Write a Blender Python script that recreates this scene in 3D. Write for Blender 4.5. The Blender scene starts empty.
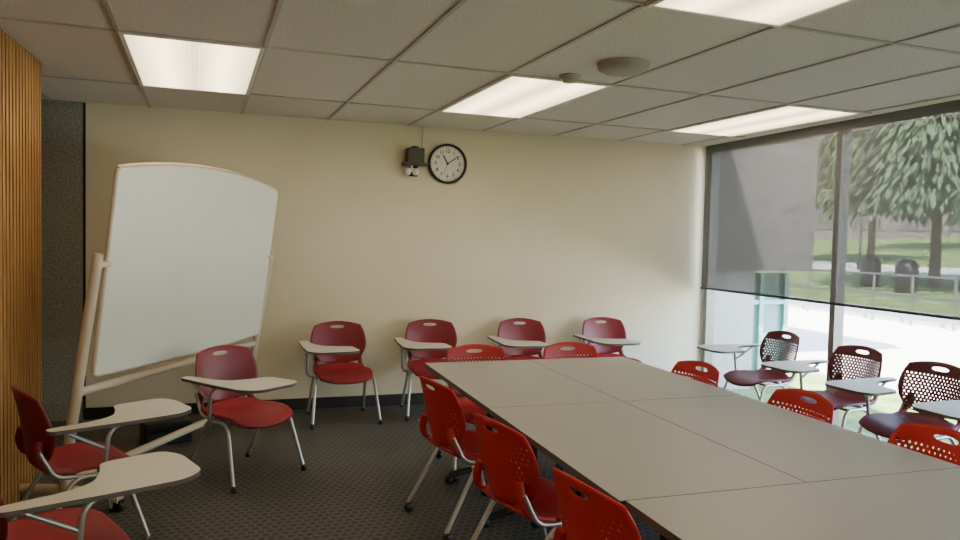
import bpy, math, random
from mathutils import Vector, Matrix
random.seed(4)
D=bpy.data; scene=bpy.context.scene
# ---------------------------------------------------------------- constants
CAMH=1.598; H=2.638; YB=6.826; XL=-1.227; XR=4.79; XW=-1.20; YWE=5.32; YF=-2.2
SHZ=1.118
# ---------------------------------------------------------------- materials
def newmat(n):
    m=D.materials.new(n); m.use_nodes=True; nt=m.node_tree; nt.nodes.clear()
    o=nt.nodes.new('ShaderNodeOutputMaterial'); return m,nt,o
def N(nt,t,**k):
    n=nt.nodes.new(t)
    for a,b in k.items(): setattr(n,a,b)
    return n
def L(nt,a,b): nt.links.new(a,b)
def M(nt,op,a,b=None,c=None):
    n=N(nt,'ShaderNodeMath',operation=op)
    for i,v in enumerate((a,b,c)):
        if v is None: continue
        if isinstance(v,(int,float)): n.inputs[i].default_value=v
        else: L(nt,v,n.inputs[i])
    return n.outputs[0]
def pb(nt,col,rough=.5,metal=0.,spec=.5):
    p=N(nt,'ShaderNodeBsdfPrincipled')
    p.inputs['Base Color'].default_value=(*col,1); p.inputs['Roughness'].default_value=rough
    p.inputs['Metallic'].default_value=metal; p.inputs['Specular IOR Level'].default_value=spec
    return p
def simple(n,col,rough=.5,metal=0.,spec=.5,noise=0,nscale=40,bump=0,bscale=200):
    m,nt,o=newmat(n); p=pb(nt,col,rough,metal,spec); L(nt,p.outputs[0],o.inputs[0])
    tc=N(nt,'ShaderNodeTexCoord')
    if noise:
        t=N(nt,'ShaderNodeTexNoise'); t.inputs['Scale'].default_value=nscale; t.inputs['Detail'].default_value=6
        L(nt,tc.outputs['Object'],t.inputs['Vector'])
        r=N(nt,'ShaderNodeMix',data_type='RGBA')
        r.inputs['A'].default_value=(*[c*(1-noise) for c in col],1); r.inputs['B'].default_value=(*[min(1,c*(1+noise)) for c in col],1)
        mr=N(nt,'ShaderNodeMapRange'); mr.inputs[1].default_value=.3; mr.inputs[2].default_value=.7
        L(nt,t.outputs[0],mr.inputs[0]); L(nt,mr.outputs[0],r.inputs['Factor']); L(nt,r.outputs['Result'],p.inputs['Base Color'])
    if bump:
        t=N(nt,'ShaderNodeTexNoise'); t.inputs['Scale'].default_value=bscale; t.inputs['Detail'].default_value=4
        L(nt,tc.outputs['Object'],t.inputs['Vector'])
        b=N(nt,'ShaderNodeBump'); b.inputs['Strength'].default_value=bump; b.inputs['Distance'].default_value=.01
        L(nt,t.outputs[0],b.inputs['Height']); L(nt,b.outputs[0],p.inputs['Normal'])
    return m
m_wall=simple('wall_paint',(.70,.635,.48),.75,noise=.02,nscale=3,bump=.05,bscale=150)
m_conc=simple('concrete',(.27,.26,.225),.9,noise=.35,nscale=60,bump=.4,bscale=90)
m_black=simple('black_plastic',(.012,.012,.013),.4)
m_base=simple('baseboard_rubber',(.02,.019,.018),.5)
m_tile=simple('ceiling_tile',(.70,.65,.60),.95,noise=.24,nscale=110,bump=.5,bscale=300)
m_tbar=simple('ceiling_tbar',(.46,.43,.39),.5)
m_red=simple('red_plastic_dark',(.22,.012,.025),.42,noise=.04,nscale=20)
m_redseat=simple('red_seat_fabric',(.31,.016,.028),.6,noise=.1,nscale=150,bump=.1,bscale=300)
m_backlitseat=simple('red_seat_backlit',(.14,.012,.03),.5,noise=.1,nscale=150)  # red seat darkened: backlit shade of the window-side chairs is in the colour
m_steel=simple('silver_frame',(.50,.50,.49),.35,.75)
m_tablet=simple('tablet_laminate',(.66,.64,.60),.4,noise=.03,nscale=200)
m_tabedge=simple('tablet_edge',(.10,.09,.085),.5)
m_table=simple('table_laminate',(.38,.375,.385),.34,noise=.05,nscale=300)
m_tedge=simple('table_edge_band',(.10,.095,.09),.5)
m_beige=simple('beige_powdercoat',(.60,.50,.39),.45)
m_wbsurf=simple('whiteboard_surface',(.78,.79,.74),.20)
m_white=simple('white_plastic',(.75,.73,.68),.4)
m_frame=simple('window_aluminium',(.20,.20,.195),.4,.4)
m_teal=simple('teal_metal',(.16,.38,.38),.4,.2)
m_disc=simple('speaker_grille',(.38,.34,.29),.7)
m_wingshadow_win=simple('wing_shadow_and_windows',(.13,.125,.12),.8,noise=.2,nscale=8)  # wing's shadow put into a dark colour; also used for the far windows

def carpet():
    m,nt,o=newmat('carpet'); p=pb(nt,(.1,.1,.1),.95,spec=.1); L(nt,p.outputs[0],o.inputs[0])
    tc=N(nt,'ShaderNodeTexCoord'); s=N(nt,'ShaderNodeSeparateXYZ'); L(nt,tc.outputs['Object'],s.inputs[0])
    a=M(nt,'MULTIPLY',s.outputs[0],1/.05); b=M(nt,'MULTIPLY',s.outputs[1],1/.05)
    row=M(nt,'FLOOR',b); off=M(nt,'MULTIPLY',M(nt,'MODULO',row,2),.5); a=M(nt,'ADD',a,off)
    fa=M(nt,'ABSOLUTE',M(nt,'SUBTRACT',M(nt,'FRACT',a),.5)); fb=M(nt,'ABSOLUTE',M(nt,'SUBTRACT',M(nt,'FRACT',b),.5))
    mask=M(nt,'LESS_THAN',M(nt,'MAXIMUM',fa,fb),.30)
    n=N(nt,'ShaderNodeTexNoise'); n.inputs['Scale'].default_value=220; L(nt,tc.outputs['Object'],n.inputs['Vector'])
    f=M(nt,'ADD',M(nt,'MULTIPLY',mask,.65),M(nt,'MULTIPLY',M(nt,'SUBTRACT',n.outputs[0],.5),.9))
    r=N(nt,'ShaderNodeMix',data_type='RGBA'); r.inputs['A'].default_value=(.128,.122,.112,1); r.inputs['B'].default_value=(.050,.049,.048,1)
    L(nt,f,r.inputs['Factor']); L(nt,r.outputs['Result'],p.inputs['Base Color'])
    bp=N(nt,'ShaderNodeBump'); bp.inputs['Strength'].default_value=.4; bp.inputs['Distance'].default_value=.004
    L(nt,f,bp.inputs['Height']); L(nt,bp.outputs[0],p.inputs['Normal']); return m
m_carpet=carpet()
def perforated(name,col,trans,holes):
    m,nt,o=newmat(name); p=pb(nt,col,.4)
    tl=N(nt,'ShaderNodeBsdfTranslucent'); tl.inputs[0].default_value=(*col,1)
    mx0=N(nt,'ShaderNodeMixShader'); mx0.inputs[0].default_value=trans; L(nt,p.outputs[0],mx0.inputs[1]); L(nt,tl.outputs[0],mx0.inputs[2])
    uv=N(nt,'ShaderNodeUVMap'); s=N(nt,'ShaderNodeSeparateXYZ'); L(nt,uv.outputs[0],s.inputs[0]); U,V=s.outputs[0],s.outputs[1]
    b=M(nt,'MULTIPLY',V,17); row=M(nt,'FLOOR',b); a=M(nt,'ADD',M(nt,'MULTIPLY',U,19),M(nt,'MULTIPLY',M(nt,'MODULO',row,2),.5))
    fa=M(nt,'SUBTRACT',M(nt,'FRACT',a),.5); fb=M(nt,'SUBTRACT',M(nt,'FRACT',b),.5)
    d=M(nt,'ADD',M(nt,'MULTIPLY',fa,fa),M(nt,'MULTIPLY',fb,fb)); hole=M(nt,'LESS_THAN',d,.075)
    inu=M(nt,'LESS_THAN',M(nt,'ABSOLUTE',M(nt,'SUBTRACT',U,.5)),.44); inv=M(nt,'LESS_THAN',M(nt,'ABSOLUTE',M(nt,'SUBTRACT',V,.42)),.36)
    hole=M(nt,'MULTIPLY',hole,M(nt,'MULTIPLY',inu,inv))
    hx=M(nt,'DIVIDE',M(nt,'SUBTRACT',U,.5),.13); hy=M(nt,'DIVIDE',M(nt,'SUBTRACT',V,.87),.038)
    slot=M(nt,'LESS_THAN',M(nt,'ADD',M(nt,'POWER',M(nt,'ABSOLUTE',hx),2.6),M(nt,'MULTIPLY',hy,hy)),1)
    f=M(nt,'MAXIMUM',hole,slot) if holes else slot
    tr=N(nt,'ShaderNodeBsdfTransparent'); mx=N(nt,'ShaderNodeMixShader'); L(nt,f,mx.inputs[0]); L(nt,mx0.outputs[0],mx.inputs[1]); L(nt,tr.outputs[0],mx.inputs[2]); L(nt,mx.outputs[0],o.inputs[0]); return m
m_back_dark=perforated('red_back_slotted',(.22,.012,.025),.1,False)
m_back_backlitperf=perforated('red_back_perforated_backlit',(.11,.010,.024),.12,True)  # same red back, with the backlit shade painted into its colour
m_back_sunlit=perforated('red_back_perforated_sunlit',(.54,.028,.032),.3,True)  # table-chair red brightened to carry sun and backlight in the colour
m_red_sunlit=simple('red_plastic_sunlit',(.42,.018,.024),.4)  # seat red of the table chairs, sunlit tone painted in
def wood():
    m,nt,o=newmat('oak_slat'); p=pb(nt,(.5,.3,.1),.5); L(nt,p.outputs[0],o.inputs[0])
    tc=N(nt,'ShaderNodeTexCoord'); mp=N(nt,'ShaderNodeMapping'); mp.inputs['Scale'].default_value=(20,20,1.2); L(nt,tc.outputs['Object'],mp.inputs[0])
    n=N(nt,'ShaderNodeTexNoise'); n.inputs['Scale'].default_value=2.5; n.inputs['Detail'].default_value=8; L(nt,mp.outputs[0],n.inputs['Vector'])
    cr=N(nt,'ShaderNodeValToRGB'); cr.color_ramp.elements[0].position=.3; cr.color_ramp.elements[0].color=(.27,.12,.035,1); cr.color_ramp.elements[1].position=.7; cr.color_ramp.elements[1].color=(.56,.30,.10,1)
    L(nt,n.outputs[0],cr.inputs[0]); L(nt,cr.outputs[0],p.inputs['Base Color']); return m
m_wood=wood()
EM=1.75
def emis():
    m,nt,o=newmat('troffer_lens'); e=N(nt,'ShaderNodeEmission'); L(nt,e.outputs[0],o.inputs[0])
    tc=N(nt,'ShaderNodeTexCoord'); s=N(nt,'ShaderNodeSeparateXYZ'); L(nt,tc.outputs['Object'],s.inputs[0])
    x=M(nt,'ABSOLUTE',s.outputs[0]); d=M(nt,'DIVIDE',M(nt,'SUBTRACT',x,.17),.12); g=M(nt,'EXPONENT',M(nt,'MULTIPLY',M(nt,'MULTIPLY',d,d),-1))
    px=M(nt,'ABSOLUTE',M(nt,'SUBTRACT',M(nt,'FRACT',M(nt,'MULTIPLY',s.outputs[0],40)),.5)); py=M(nt,'ABSOLUTE',M(nt,'SUBTRACT',M(nt,'FRACT',M(nt,'MULTIPLY',s.outputs[1],40)),.5))
    pr=M(nt,'MULTIPLY',M(nt,'ADD',px,py),.35)
    st=M(nt,'MULTIPLY',M(nt,'ADD',M(nt,'ADD',M(nt,'MULTIPLY',g,.9),.42),pr),EM)
    e.inputs[0].default_value=(1,.81,.50,1); L(nt,st,e.inputs[1]); return m
m_emis=emis()
def shade():
    m,nt,o=newmat('roller_shade_fabric'); tc=N(nt,'ShaderNodeTexCoord'); mp=N(nt,'ShaderNodeMapping'); mp.inputs['Scale'].default_value=(1,2,90); L(nt,tc.outputs['Object'],mp.inputs[0])
    n=N(nt,'ShaderNodeTexNoise'); n.inputs['Scale'].default_value=1.5; n.inputs['Detail'].default_value=5; L(nt,mp.outputs[0],n.inputs['Vector'])
    d=N(nt,'ShaderNodeBsdfDiffuse'); d.inputs[0].default_value=(.19,.178,.165,1)
    t=N(nt,'ShaderNodeBsdfTranslucent'); t.inputs[0].default_value=(.03,.03,.03,1)
    a=N(nt,'ShaderNodeMixShader'); a.inputs[0].default_value=.3; L(nt,d.outputs[0],a.inputs[1]); L(nt,t.outputs[0],a.inputs[2])
    tr=N(nt,'ShaderNodeBsdfTransparent'); mx=N(nt,'ShaderNodeMixShader')
    f=M(nt,'ADD',.07,M(nt,'MULTIPLY',n.outputs[0],.09)); L(nt,f,mx.inputs[0]); L(nt,a.outputs[0],mx.inputs[1]); L(nt,tr.outputs[0],mx.inputs[2]); L(nt,mx.outputs[0],o.inputs[0]); return m
m_shade=shade()
def glass(n,col=(1,1,1),refl=.05):
    m,nt,o=newmat(n); g=N(nt,'ShaderNodeBsdfGlossy'); g.inputs['Roughness'].default_value=.02
    tr=N(nt,'ShaderNodeBsdfTransparent'); tr.inputs[0].default_value=(*col,1); mx=N(nt,'ShaderNodeMixShader'); mx.inputs[0].default_value=refl
    L(nt,tr.outputs[0],mx.inputs[1]); L(nt,g.outputs[0],mx.inputs[2]); L(nt,mx.outputs[0],o.inputs[0]); return m
m_glass=glass('window_glass')
m_grass=simple('lawn_grass',(.17,.25,.07),.9,noise=.5,nscale=2.5,bump=.6,bscale=60)
m_pave=simple('plaza_concrete',(.62,.59,.52),.9,noise=.10,nscale=2)
m_leaf=simple('conifer_foliage',(.08,.13,.06),.8,noise=.6,nscale=.8)
m_bark=simple('tree_bark',(.10,.07,.045),.9,noise=.3,nscale=15)
m_extglass=simple('entry_glass_teal',(.12,.24,.24),.15)
m_extconc=simple('exterior_concrete',(.36,.37,.37),.9,noise=.15,nscale=20)
m_brick=simple('far_building_facade',(.20,.165,.145),.9,noise=.15,nscale=1)
# ---------------------------------------------------------------- mesh helpers
class B:
    def __init__(s): s.v=[];s.f=[];s.m=[];s.smooth=[]
    def add(s,vs,fs,mi=0,sm=False):
        o=len(s.v); s.v+= [tuple(v) for v in vs]; s.f+=[tuple(i+o for i in f) for f in fs]; s.m+=[mi]*len(fs); s.smooth+=[sm]*len(fs)
    def box(s,c,d,mi=0,mat=None):
        x,y,z=[q/2 for q in d]; vs=[Vector((a*x,b*y,e*z)) for a in(-1,1) for b in(-1,1) for e in(-1,1)]
        if mat: vs=[mat@v for v in vs]
        vs=[v+Vector(c) for v in vs]
        s.add(vs,[(0,1,3,2),(4,6,7,5),(0,4,5,1),(2,3,7,6),(0,2,6,4),(1,5,7,3)],mi)
    def tube(s,path,r,mi=0,seg=10,flat=1.0,fillet=.05,n=5):
        P=[Vector(p) for p in path]; Q=[P[0]]
        for i in range(1,len(P)-1):
            a,b,c=P[i-1],P[i],P[i+1]; la=min(fillet,(a-b).length*.45); lc=min(fillet,(c-b).length*.45)
            p0=b+(a-b).normalized()*la; p2=b+(c-b).normalized()*lc
            for k in range(n+1):
                t=k/n; Q.append(p0*(1-t)**2+b*2*t*(1-t)+p2*t*t)
        Q.append(P[-1]); 
        t0=(Q[1]-Q[0]).normalized(); ref=Vector((1,0,0)) if abs(t0.x)<.8 else Vector((0,1,0))
        nrm=(ref-t0*ref.dot(t0)).normalized(); vs=[]; 
        for i,q in enumerate(Q):
            t=((Q[min(i+1,len(Q)-1)]-Q[max(i-1,0)])).normalized()
            nrm=(nrm-t*nrm.dot(t)).normalized(); bn=t.cross(nrm)
            rr=r[0]+(r[1]-r[0])*i/(len(Q)-1) if isinstance(r,tuple) else r
            for k in range(seg):
                an=2*math.pi*k/seg; vs.append(q+nrm*math.cos(an)*rr+bn*math.sin(an)*rr*flat)
        fs=[(i*seg+k,i*seg+(k+1)%seg,(i+1)*seg+(k+1)%seg,(i+1)*seg+k) for i in range(len(Q)-1) for k in range(seg)]
        s.add(vs,fs,mi,True); m=len(Q)-1
        s.add([vs[k] for k in range(seg)],[tuple(reversed(range(seg)))],mi); s.add([vs[m*seg+k] for k in range(seg)],[tuple(range(seg))],mi)
    def lathe(s,prof,c=(0,0,0),mi=0,seg=32,axis='Z'):
        vs=[]
        for r,z in prof:
            for k in range(seg):
                a=2*math.pi*k/seg; x,y=r*math.cos(a),r*math.sin(a)
                p=(x,y,z) if axis=='Z' else ((x,-z,y) if axis=='Y' else (z,x,y)); vs.append(Vector(p)+Vector(c))
        fs=[(i*seg+k,i*seg+(k+1)%seg,(i+1)*seg+(k+1)%seg,(i+1)*seg+k) for i in range(len(prof)-1) for k in range(seg)]
        s.add(vs,fs,mi,True)
    def prism(s,out,z0,z1,mi=0,miside=None):
        n=len(out); vs=[(x,y,z0) for x,y in out]+[(x,y,z1) for x,y in out]
        s.add(vs,[tuple(reversed(range(n))),tuple(range(n,2*n))],mi); s.add(vs,[(i,(i+1)%n,n+(i+1)%n,n+i) for i in range(n)],mi if miside is None else miside)
    def mesh(s,name,mats):
        me=D.meshes.new(name); me.from_pydata(s.v,[],s.f)
        for m in mats: me.materials.append(m)
        for p,mi,sm in zip(me.polygons,s.m,s.smooth): p.material_index=mi; p.use_smooth=sm
        me.update(); return me
def obj(name,me,parent=None,loc=None,rot=None):
    o=D.objects.new(name,me); scene.collection.objects.link(o)
    if parent: o.parent=parent
    if loc is not None: o.location=loc
    if rot is not None: o.rotation_euler=rot
    return o
def empty(name,loc=(0,0,0),rz=0):
    o=D.objects.new(name,None); o.empty_display_size=.1; scene.collection.objects.link(o); o.location=loc; o.rotation_euler=(0,0,rz); return o
def boxobj(name,c,d,mat,parent=None):
    b=B(); b.box((0,0,0),d); return obj(name,b.mesh(name,[mat]),parent,c)
def rounded(pts,r=.03,n=5):
    out=[]; P=[Vector(p) for p in pts]; k=len(P)
    for i in range(k):
        a,b,c=P[i-1],P[i],P[(i+1)%k]; rr=min(r,(a-b).length*.45,(c-b).length*.45)
        p0=b+(a-b).normalized()*rr; p2=b+(c-b).normalized()*rr
        for j in range(n+1):
            t=j/n; q=p0*(1-t)**2+b*2*t*(1-t)+p2*t*t; out.append((q.x,q.y))
    return out
# ---------------------------------------------------------------- room shell
XMIN=-2.3
boxobj('floor',((XMIN+XR)/2,(YF+YB)/2,-.05),(XR-XMIN,YB-YF,.1),m_carpet)
boxobj('ceiling',((XMIN+XR+.2)/2,(YF+YB)/2,H+.1),(XR-XMIN+.4,YB-YF+.3,.2),m_tile)
boxobj('wall_back',((XL+.012+XR+.12)/2,YB+.1,H/2),(XR+.12-XL-.012,.2,H),m_wall)
boxobj('wall_back_concrete',((XMIN+XL-.012)/2,YB+.1,H/2),(XL-.012-XMIN,.2,H),m_conc)
boxobj('trim_1',(XL,YB+.1,H/2),(.024,.17,H),m_black)
boxobj('wall_front',((XMIN+XR)/2,YF-.1,H/2),(XR-XMIN,.2,H),m_wall)
boxobj('wall_alcove',(XMIN-.1,(YF+YB)/2,H/2),(.2,YB-YF,H),m_wall)
boxobj('baseboard_back',((XL+XR)/2,YB-.006,.05),(XR-XL,.012,.10),m_base)
b=B(); b.box((XW-.08,(YF+YWE)/2,H/2),(.08,YWE-YF,H),1)
y=YF+.03
while y<YWE-.02:
    b.box((XW-.02,y,H/2),(.04,.042,H-.002),0); y+=.064
b.box((XW-.04,YWE-.012,H/2),(.08,.03,H-.001),0)
obj('wall_left',b.mesh('wall_left',[m_wood,m_black]))
a0=.047; GX,GY=-.6855,5.80; g=.741; LR=1.509
ca,sa=math.cos(a0),math.sin(a0)
def G(i,j):
    x=i*g; yy=-j*LR; return Vector((GX+x*ca-yy*sa, GY+x*sa+yy*ca))
def clipseg(p,q):
    x0,x1,y0,y1=XMIN,XR-.15,YF,YB; t0,t1=0.,1.; d=q-p
    for pp,qq in((-d.x,p.x-x0),(d.x,x1-p.x),(-d.y,p.y-y0),(d.y,y1-p.y)):
        if abs(pp)<1e-9:
            if qq<0:return None
            continue
        r=qq/pp
        if pp<0: t0=max(t0,r)
        else: t1=min(t1,r)
    return None if t0>=t1 else (p+d*t0,p+d*t1)
b=B()
def bar(p,q,w=.022):
    c=clipseg(p,q)
    if not c: return
    p,q=c; m=(p+q)/2; d=q-p
    b.box((m.x,m.y,H-.004),(d.length,w,.008),0,Matrix.Rotation(math.atan2(d.y,d.x),3,'Z'))
for i in range(-4,10): bar(G(i,-3),G(i,7))
for j in range(-1,7): bar(G(-5,j),G(11,j))
obj('ceiling_grid',b.mesh('ceiling_grid',[m_tbar]))
def troffer(i,j):
    c=(G(i,j)+G(i+1,j+1))/2
    e=empty('ceiling_light_panel',(c.x,c.y,H),a0)
    w,l=g-.05,LR-.05
    q=B(); q.box((0,0,-.007),(w,l,.006)); obj('lens',q.mesh('lens',[m_emis]),e)
    q=B()
    for sx in(-1,1): q.box((sx*(w/2+.012),0,-.008),(.024,l+.048,.014))
    for sy in(-1,1): q.box((0,sy*(l/2+.012),-.008),(w,.024,.014))
    obj('rim',q.mesh('rim',[m_white]),e)
for ij in [(0,0),(3,0),(6,0),(0,2),(3,2),(0,4),(3,4)]:
    troffer(*ij)
# ---------------------------------------------------------------- window wall
e=empty('window_1',(XR,0,0))
q=B(); ys=[YB-.06,4.98,3.2,1.4,-.4,YF]
for yy in ys: q.box((.03,yy,H/2),(.10,.06,H))
q.box((.03,(YF+YB)/2,.04),(.10,YB-YF,.08)); q.box((.03,(YF+YB)/2,H-.04),(.10,YB-YF,.08))
obj('frame',q.mesh('frame',[m_frame]),e)
q=B(); q.box((.05,(YF+YB)/2,H/2),(.008,YB-YF-.05,H-.1)); obj('pane',q.mesh('pane',[m_glass]),e)
e=empty('roller_shade',(XR-.09,0,0))
q=B(); q.add([(0,YF+.05,SHZ),(0,YB-.08,SHZ),(0,YB-.08,H-.012),(0,YF+.05,H-.012)],[(0,1,2,3)]); obj('fabric',q.mesh('fabric',[m_shade]),e)
q=B(); q.tube([(0,YF+.05,SHZ),(0,YB-.08,SHZ)],.012,0,10); obj('hem_bar',q.mesh('hem_bar',[m_black]),e)
# ---------------------------------------------------------------- chairs
SD=-.035
def gridmesh(name,fn,mat,nu=24,nv=20,c=.30):
    vs=[];uv=[]
    for j in range(nv+1):
        for i in range(nu+1):
            u=-1+2*i/nu; v=-1+2*j/nv
            a=u*math.sqrt(1-c*v*v); bb=v*math.sqrt(1-c*u*u)
            vs.append(fn(a,bb)); uv.append(((a+1)/2,(bb+1)/2))
    fs=[(j*(nu+1)+i,j*(nu+1)+i+1,(j+1)*(nu+1)+i+1,(j+1)*(nu+1)+i) for j in range(nv) for i in range(nu)]
    me=D.meshes.new(name); me.from_pydata(vs,[],fs); me.materials.append(mat)
    ul=me.uv_layers.new(name='UVMap')
    for p in me.polygons:
        p.use_smooth=True
        for li in p.loop_indices: ul.data[li].uv=uv[me.loops[li].vertex_index]
    return me
def seatfn(u,v):
    x=u*.24*(1-.06*v); yy=-.02+v*.235
    z=.455+SD-.018*(1-u*u)*(1-.6*v*v)
    if v<-.35: z-=.05*((-.35-v)/.65)**2
    if v>.5: z+=.05*((v-.5)/.5)**2
    z+=.012*u**4
    return (x,yy,z)
def backfn(u,v):
    w=.245 if v>0 else .245-.07*v*v
    x=u*w; z=.638+v*.185
    yy=.225+.055*(v+1)/2+.012*max(0,v)**2-.065*u*u*(1-.15*v)
    return (x,yy,z)
def linkmesh(mat):
    q=B()
    for s in(-1,1): q.tube([(s*.165,.225,.58),(s*.185,.235,.51),(s*.205,.20,.475+SD),(s*.215,.08,.448+SD)],(.022,.016),0,10,fillet=.06)
    q.tube([(-.20,.19,.47+SD),(0,.215,.475+SD),(.20,.19,.47+SD)],.012,0,8,fillet=.08)
    return q.mesh('back_links',[mat])
KIT={'w':(gridmesh('seat',seatfn,m_redseat),gridmesh('back',backfn,m_back_dark),linkmesh(m_red)),
     'win':(gridmesh('seat',seatfn,m_backlitseat),gridmesh('back',backfn,m_back_backlitperf),linkmesh(m_backlitseat)),
     'table':(gridmesh('seat',seatfn,m_red_sunlit),gridmesh('back',backfn,m_back_sunlit),linkmesh(m_red_sunlit))}
RZ=.425+SD
def legs(q,foot):
    for s in(-1,1):
        q.tube([(s*.285,-.245,foot),(s*.245,-.13,RZ),(s*.225,.09,RZ),(s*.25,.285,foot)],.0125,0,10,fillet=.06)
        q.tube([(s*.228,-.02,RZ),(s*.222,.17,RZ+.015),(s*.215,.235,.54)],.010,0,8,fillet=.05)
    q.tube([(-.235,-.10,RZ),(.235,-.10,RZ)],.010); q.tube([(-.225,.08,RZ),(.225,.08,RZ)],.010)
q=B(); legs(q,.012)
for s in(-1,1):
    for yy,xx in((-.247,.285),(.287,.25)): q.lathe([(.0,0),(.017,0),(.017,.022),(.012,.04),(0,.04)],(s*xx,yy,0),1,12)
frame=q.mesh('leg_frame',[m_steel,m_black])
q=B(); legs(q,.05)
for s in(-1,1):
    for yy,xx in((-.247,.285),(.280,.250)):
        q.lathe([(0,-.018),(.022,-.018),(.026,-.010),(.026,.010),(.022,.018),(0,.018)],(s*xx,yy,.026),1,16,axis='X')
        q.box((s*xx,yy,.045),(.03,.03,.02),1)
cframe=q.mesh('leg_frame',[m_steel,m_black])
TZ=.645
q=B()
out=rounded([(-.345,.22),(-.275,.23),(-.245,.0),(-.19,-.10),(-.07,-.15),(.045,-.17),(.07,-.42),(-.02,-.47),(-.28,-.47),(-.35,-.38),(-.355,-.1)],.05)
q.prism(out,TZ,TZ+.018,0,1)
tab=q.mesh('writing_tablet',[m_tablet,m_tabedge])
q=B(); q.tube([(-.235,-.02,RZ),(-.30,-.02,RZ+.015),(-.305,-.04,.60),(-.29,-.08,.635),(-.22,-.22,.635)],.012,0,10,fillet=.04)
q.box((-.2,-.2,.637),(.12,.16,.012),1); q.tube([(-.30,-.03,.53),(-.305,.14,.635)],.010,0,8)
tarm=q.mesh('tablet_arm',[m_steel,m_black])
def solid(o,t):
    m=o.modifiers.new('s','SOLIDIFY'); m.thickness=t; m.offset=0
def chair(name,x,y,deg,kind):
    e=empty(name,(x,y,0),math.radians(deg))
    s,bk,lk=KIT[kind]
    o=obj('seat',s,e); solid(o,.018); o=obj('back',bk,e); solid(o,.009); obj('back_links',lk,e)
    obj('leg_frame',cframe if kind=='table' else frame,e)
    if kind!='table': obj('writing_tablet',tab,e); obj('tablet_arm',tarm,e)
    return e
for x,y,r,k in [(.05,5.06,38,'w'),(.85,6.36,3,'w'),(1.69,6.42,-3,'w'),(2.59,6.41,-3,'w'),(3.49,6.41,0,'w'),
                (-.77,4.18,116,'w'),(-.67,3.13,112,'w'),
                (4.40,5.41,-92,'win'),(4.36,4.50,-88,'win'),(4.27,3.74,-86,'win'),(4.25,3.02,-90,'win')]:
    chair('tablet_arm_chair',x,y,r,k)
for x,y,r in [(1.63,4.80,0),(2.38,4.79,2),(2.60,4.07,-86),(2.61,3.15,-90),(2.63,2.37,-92),(1.27,3.94,101),(1.31,3.04,102),(1.33,2.19,98)]:
    chair('conference_chair',x,y,r,'table')
# ---------------------------------------------------------------- tables
def table(x0,x1,y0,y1):
    cx,cy=(x0+x1)/2,(y0+y1)/2; w,l=x1-x0-.004,y1-y0-.004
    e=empty('conference_table',(cx,cy,0))
    q=B(); q.prism([(-w/2,-l/2),(w/2,-l/2),(w/2,l/2),(-w/2,l/2)],.712,.740,0,1)
    o=obj('top',q.mesh('top',[m_table,m_tedge]),e); md=o.modifiers.new('b','BEVEL'); md.width=.003; md.segments=2
    q=B(); lng=l>w
    for s in(-1,1):
        off=s*(max(l,w)/2-.30)
        P=(lambda a,b,z:(a,b+off,z)) if lng else (lambda a,b,z:(b+off,a,z))
        sh=min(l,w)/2-.10
        q.tube([P(0,0,.08),P(0,0,.70)],.028,0,14)
        q.tube([P(-sh,0,.05),P(-.1,0,.09),P(.1,0,.09),P(sh,0,.05)],.022,0,10)
        q.tube([P(-sh,0,.695),P(sh,0,.695)],.016,0,8)
        for t in(-1,1):
            q.lathe([(0,-.02),(.022,-.02),(.028,-.01),(.028,.01),(.022,.02),(0,.02)],P(t*sh,0,.028),0,14,axis='X')
    q.tube([(0,-(l/2-.3),.60),(0,l/2-.3,.60)] if lng else [(-(w/2-.3),0,.60),(w/2-.3,0,.60)],.018,0,8)
    obj('pedestal_base',q.mesh('pedestal_base',[m_black]),e)
table(1.20,1.96,2.13,3.485); table(1.20,1.96,3.485,4.84)
table(1.96,2.72,2.13,3.485); table(1.96,2.72,3.485,4.84)
table(1.22,2.90,1.35,2.13)
# ---------------------------------------------------------------- mobile whiteboard
e=empty('mobile_whiteboard',(-.425,5.62,0),math.radians(61.6))
hw=1.0
def bd(x,z): return (x,-.20-(z-1.39)*.13,z)
outl=[]
nn=24
for i in range(nn+1): t=-1+2*i/nn; outl.append((t*hw,1.95+.085*(1-t*t)))
for i in range(nn+1): t=1-2*i/nn; outl.append((t*hw*1.0,.755-.02*(1-t*t)))
outl=rounded(outl,.03,2)
q=B(); n=len(outl)
fr=[Vector(bd(x,z)) for x,z in outl]; off=Vector((0,-.012,0))
q.add([p+off for p in fr]+[p-off for p in fr],[tuple(range(n)),tuple(reversed(range(n,2*n)))],0)
q.add([p+off for p in fr]+[p-off for p in fr],[(i,n+i,n+(i+1)%n,(i+1)%n) for i in range(n)],1)
obj('board',q.mesh('board',[m_wbsurf,m_beige]),e)
q=B()
for i in range(n): q.tube([fr[i],fr[(i+1)%n]],.014,0,8)
obj('edge_trim',q.mesh('edge_trim',[m_beige]),e)
q=B()
for s in(-1,1):
    X=s*(hw+.06)
    q.tube([(X,.02,.09),(X,.0,.30),(X,-.12,1.0),(X,-.20,1.46)],.034,0,12,flat=.8,fillet=.25)
    q.tube([(X,.34,.075),(X,.02,.10),(X,-.34,.075)],.030,0,12,fillet=.1)
    q.tube([(X+s*.02,-.19,1.40),(X-s*.08,-.20,1.40)],.022,0,12)
    for yy in(-.33,.33):
        q.lathe([(0,-.016),(.026,-.016),(.030,-.01),(.030,.01),(.026,.016),(0,.016)],(X,yy,.031),1,16,axis='X'); q.box((X,yy,.06),(.04,.04,.02),1)
q.tube([(-hw-.05,-.055,.66),(hw+.05,-.055,.66)],.026,0,12); q.tube([(-hw-.05,.02,.13),(hw+.05,.02,.13)],.026,0,12)
obj('stand',q.mesh('stand',[m_beige,m_black]),e)
e=empty('equipment_case',(-.52,5.98,0),.3)
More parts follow.
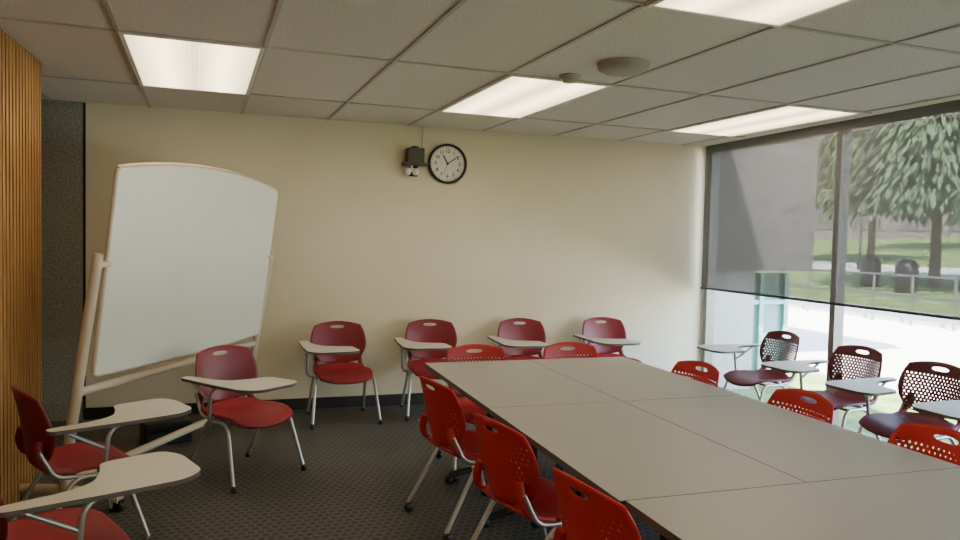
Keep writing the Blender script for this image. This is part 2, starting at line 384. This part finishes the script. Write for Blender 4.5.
q=B(); q.prism(rounded([(-.17,-.11),(.17,-.11),(.17,.11),(-.17,.11)],.03,4),.005,.17,0); q.prism(rounded([(-.175,-.115),(.175,-.115),(.175,.115),(-.175,.115)],.03,4),.10,.112,0)
q.tube([(-.06,0,.168),(-.06,0,.20),(.06,0,.20),(.06,0,.168)],.009,0,8,fillet=.02)
for sx in(-1,1):
    for sy in(-1,1): q.lathe([(0,0),(.012,0),(.012,.006),(0,.006)],(sx*.13,sy*.08,0),0,10)
obj('shell',q.mesh('shell',[m_black]),e)
# ---------------------------------------------------------------- clock
e=empty('wall_clock',(1.875,YB-.002,2.295))
R=.19
q=B(); q.lathe([(R,0),(R,.035),(R-.012,.045),(R-.022,.035),(R-.024,.02)],(0,0,0),0,48,axis='Y'); obj('rim',q.mesh('rim',[m_black]),e)
q=B(); q.lathe([(0,.018),(R-.02,.018)],(0,0,0),0,48,axis='Y'); obj('face',q.mesh('face',[m_white]),e)
q=B()
for k in range(60):
    an=math.pi*2*k/60; l=.012 if k%5==0 else .007; w=.006 if k%5==0 else .003; rr=R-.030-l/2
    q.box((math.sin(an)*rr,-.0195,math.cos(an)*rr),(w,.002,l),0,Matrix.Rotation(an,3,'Y'))
def hand(an,l,w):
    q.box((math.sin(an)*l*.4,-.023,math.cos(an)*l*.4),(w,.002,l),0,Matrix.Rotation(an,3,'Y'))
hand(math.radians(330),.10,.012); hand(math.radians(55),.14,.009); hand(math.radians(200),.12,.003)
q.lathe([(0,.026),(.01,.026),(.01,.018)],(0,0,0),0,12,axis='Y')
obj('markings',q.mesh('markings',[m_black]),e)
for k in range(1,13):
    cu=D.curves.new('numeral','FONT'); cu.body=str(k); cu.size=.046; cu.offset=.0008; cu.align_x='CENTER'; cu.align_y='CENTER'; cu.materials.append(m_black)
    an=math.radians(30*k); rr=.118
    obj('numeral',cu,e,(math.sin(an)*rr,-.0205,math.cos(an)*rr),(math.pi/2,0,0))
# ---------------------------------------------------------------- wall camera
e=empty('security_camera',(1.545,YB-.003,2.29))
q=B(); q.box((0,-.07,.06),(.15,.13,.13),0); q.box((0,-.08,-.02),(.23,.155,.022),0); q.box((0,-.012,0),(.08,.02,.26),0)
q.tube([(0,-.06,.10),(0,-.06,.145)],.035,0,12)
obj('housing',q.mesh('housing',[m_black]),e)
q=B()
for s in(-1,1):
    q.lathe([(0,-.045),(.022,-.04),(.034,-.01),(.024,.02),(0,.02)],(s*.036-.03,-.07,-.08),0,16); 
q.tube([(-.03,-.07,-.03),(-.03,-.07,-.09)],.012,0,8)
obj('lamp_heads',q.mesh('lamp_heads',[m_white]),e)
q=B(); q.box((0,-.008,0),(.018,.016,H-2.42)); obj('wire_conduit',q.mesh('wire_conduit',[m_wall]),None,(1.64,YB,(H+2.40)/2))
e=empty('ceiling_speaker',(2.13,3.90,H)); q=B(); q.lathe([(0,-.055),(.11,-.053),(.145,-.035),(.155,0)],(0,0,0),0,40); obj('grille',q.mesh('grille',[m_disc]),e)
e=empty('smoke_detector',(1.98,4.31,H)); q=B(); q.lathe([(0,-.045),(.045,-.043),(.055,-.02),(.07,-.015),(.07,0)],(0,0,0),0,32); obj('housing',q.mesh('housing',[m_disc]),e)
# ---------------------------------------------------------------- exterior
boxobj('ground_lawn',(6.0,8,-.12),(2.3,40,.1),m_grass)
boxobj('ground_plaza',(10.6,8,-.10),(6.9,44,.1),m_pave)
b=B(); b.add([(14.2,-10,-.05),(14.2,60,-.05),(60,60,3.0),(60,-10,3.0)],[(0,3,2,1)]); obj('ground_hill',b.mesh('ground_hill',[m_grass]))
sl_=3.05/45.8
b=B(); b.add([(23,-5,-.02+(23-14.2)*sl_),(23,60,-.02+(23-14.2)*sl_),(27,60,-.02+(27-14.2)*sl_),(27,-5,-.02+(27-14.2)*sl_)],[(0,3,2,1)]); obj('ground_path',b.mesh('ground_path',[m_pave]))
boxobj('plaza_kerb',(14.1,10,.05),(.3,40,.3),m_extconc)
e=empty('building_wing',(0,7.05,0))
q=B(); q.box((5.25,.3,.6),(.75,.6,1.4)); obj('concrete_pier',q.mesh('concrete_pier',[m_extconc]),e)
q=B(); q.box((5.60,.25,3.1),(1.5,.7,3.6)); q.box((6.9,1.6,3.9),(4.0,3.2,.8)); obj('upper_wing_shadow',q.mesh('upper_wing_shadow',[m_wingshadow_win]),e)  # dark boxes added where the upper wing lies in shadow
q=B(); q.box((6.0,.4,.6),(.72,.05,1.3)); obj('entry_glazing',q.mesh('entry_glazing',[m_extglass]),e)
q=B()
for x in(5.66,6.0,6.36): q.box((x,.36,.6),(.06,.08,1.3))
q.box((6.0,.36,.9),(.7,.06,.05)); obj('entry_mullions',q.mesh('entry_mullions',[m_teal]),e)
def tree(x,y,z,h,r,n,seed,b0=.22):
    rnd=random.Random(seed); e=empty('conifer_tree',(x,y,z))
    q=B(); q.tube([(0,0,0),(0,0,h*.9)],(.18,.04),0,10); obj('trunk',q.mesh('trunk',[m_bark]),e)
    q=B()
    for k in range(n):
        t=rnd.random()**.8; zz=h*(b0+(1-b0)*t); rr=r*(1-t)**.7*math.sqrt(rnd.random())*1.05; an=rnd.random()*6.283
        c=Vector((rr*math.cos(an),rr*math.sin(an),zz-rr*.25)); s=.08+.18*rnd.random()
        d=Vector((math.cos(an)*.6,math.sin(an)*.6,-1.1+rnd.random()*.6)).normalized(); sd=d.cross(Vector((rnd.random()-.5,rnd.random()-.5,1))).normalized()
        q.add([c,c+d*s+sd*s*.35,c+d*s*2.4,c+d*s-sd*s*.35],[(0,1,2,3)],0)
    obj('foliage',q.mesh('foliage',[m_leaf]),e)
for x,y,h,rad,sd,b0 in[(20.62,17.43,9,3.0,1,.34),(28.6,27.6,10,3.6,2,.30),(39.5,31.5,12,5,4,.28),(21.9,14.1,9,3.6,5,.3)]:
    tree(x,y,-.1+(x-14.2)*sl_,h,rad,11000,sd,b0)
e=empty('campus_building',(52.8,48.9,1.5)); e.rotation_euler=(0,0,-.75)
q=B(); q.box((0,0,6.5),(40,10,13)); obj('facade',q.mesh('facade',[m_brick]),e)
q=B()
for r_ in range(3):
    for k in range(12): q.box((-18.5+k*3.3,-5.02,2.4+r_*4),(2.0,.1,1.9))
obj('window_row',q.mesh('window_row',[m_wingshadow_win]),e)
b=B()
for k in range(24): b.tube([(13.6,2+k*1.0,-.04),(13.6,2+k*1.0,1.0)],.03,0,8)
for z in(.55,1.0): b.tube([(13.6,2,z),(13.6,25,z)],.025,0,8)
obj('plaza_railing',b.mesh('plaza_railing',[m_frame]))
for x,y in((19.6,18.9),(18.9,16.9)):
    b=B(); b.lathe([(0,0),(.25,0),(.30,.1),(.32,.8),(.30,.85),(.2,.98),(0,1.02)],(0,0,0),0,20); obj('litter_bin',b.mesh('litter_bin',[m_black]),None,(x,y,-.07+(x-14.2)*sl_))
for x,y in((24.3,24.0),(22.6,17.4)):
    b=B(); b.lathe([(.0,0),(.12,0),(.10,.3),(.05,.4),(.045,3.2),(.0,3.2)],(0,0,0),0,12); b.lathe([(.06,3.2),(.2,3.35),(.24,3.65),(.05,3.85),(0,3.87)],(0,0,0),0,16)
    obj('street_lamp',b.mesh('street_lamp',[m_black]),None,(x,y,-.06+(x-14.2)*sl_))
# ---------------------------------------------------------------- light
w=D.worlds.new('sky'); scene.world=w; w.use_nodes=True; nt=w.node_tree; nt.nodes.clear()
o=N(nt,'ShaderNodeOutputWorld'); bg=N(nt,'ShaderNodeBackground'); sk=N(nt,'ShaderNodeTexSky')
sk.sky_type='NISHITA'; sk.sun_disc=False; sk.sun_elevation=math.radians(50); sk.sun_rotation=math.radians(200)
bg.inputs[1].default_value=1.3; L(nt,sk.outputs[0],bg.inputs[0]); L(nt,bg.outputs[0],o.inputs[0])
sl=D.lights.new('sun','SUN'); sl.energy=26.; sl.angle=.01; sl.color=(1,.95,.86); so=obj('sun',sl); so.rotation_euler=Vector((-.35,-.55,.9)).to_track_quat('Z','Y').to_euler()
# ---------------------------------------------------------------- camera
yaw,pitch,roll=.3159,.0436,.0231
cy,sy=math.cos(yaw),math.sin(yaw); F=Vector((sy*math.cos(pitch),cy*math.cos(pitch),-math.sin(pitch)))
R0=Vector((cy,-sy,0)); U0=R0.cross(F); Rr=math.cos(roll)*R0+math.sin(roll)*U0; Uu=-math.sin(roll)*R0+math.cos(roll)*U0
cam=D.cameras.new('camera'); cam.sensor_width=36; cam.lens=736.4/960*36; cam.clip_start=.05; cam.clip_end=300
co=obj('camera',cam); mw=Matrix((( Rr.x,Uu.x,-F.x,0),(Rr.y,Uu.y,-F.y,0),(Rr.z,Uu.z,-F.z,CAMH),(0,0,0,1))); co.matrix_world=mw
scene.camera=co
scene.view_settings.view_transform='AgX'; scene.view_settings.exposure=1.15
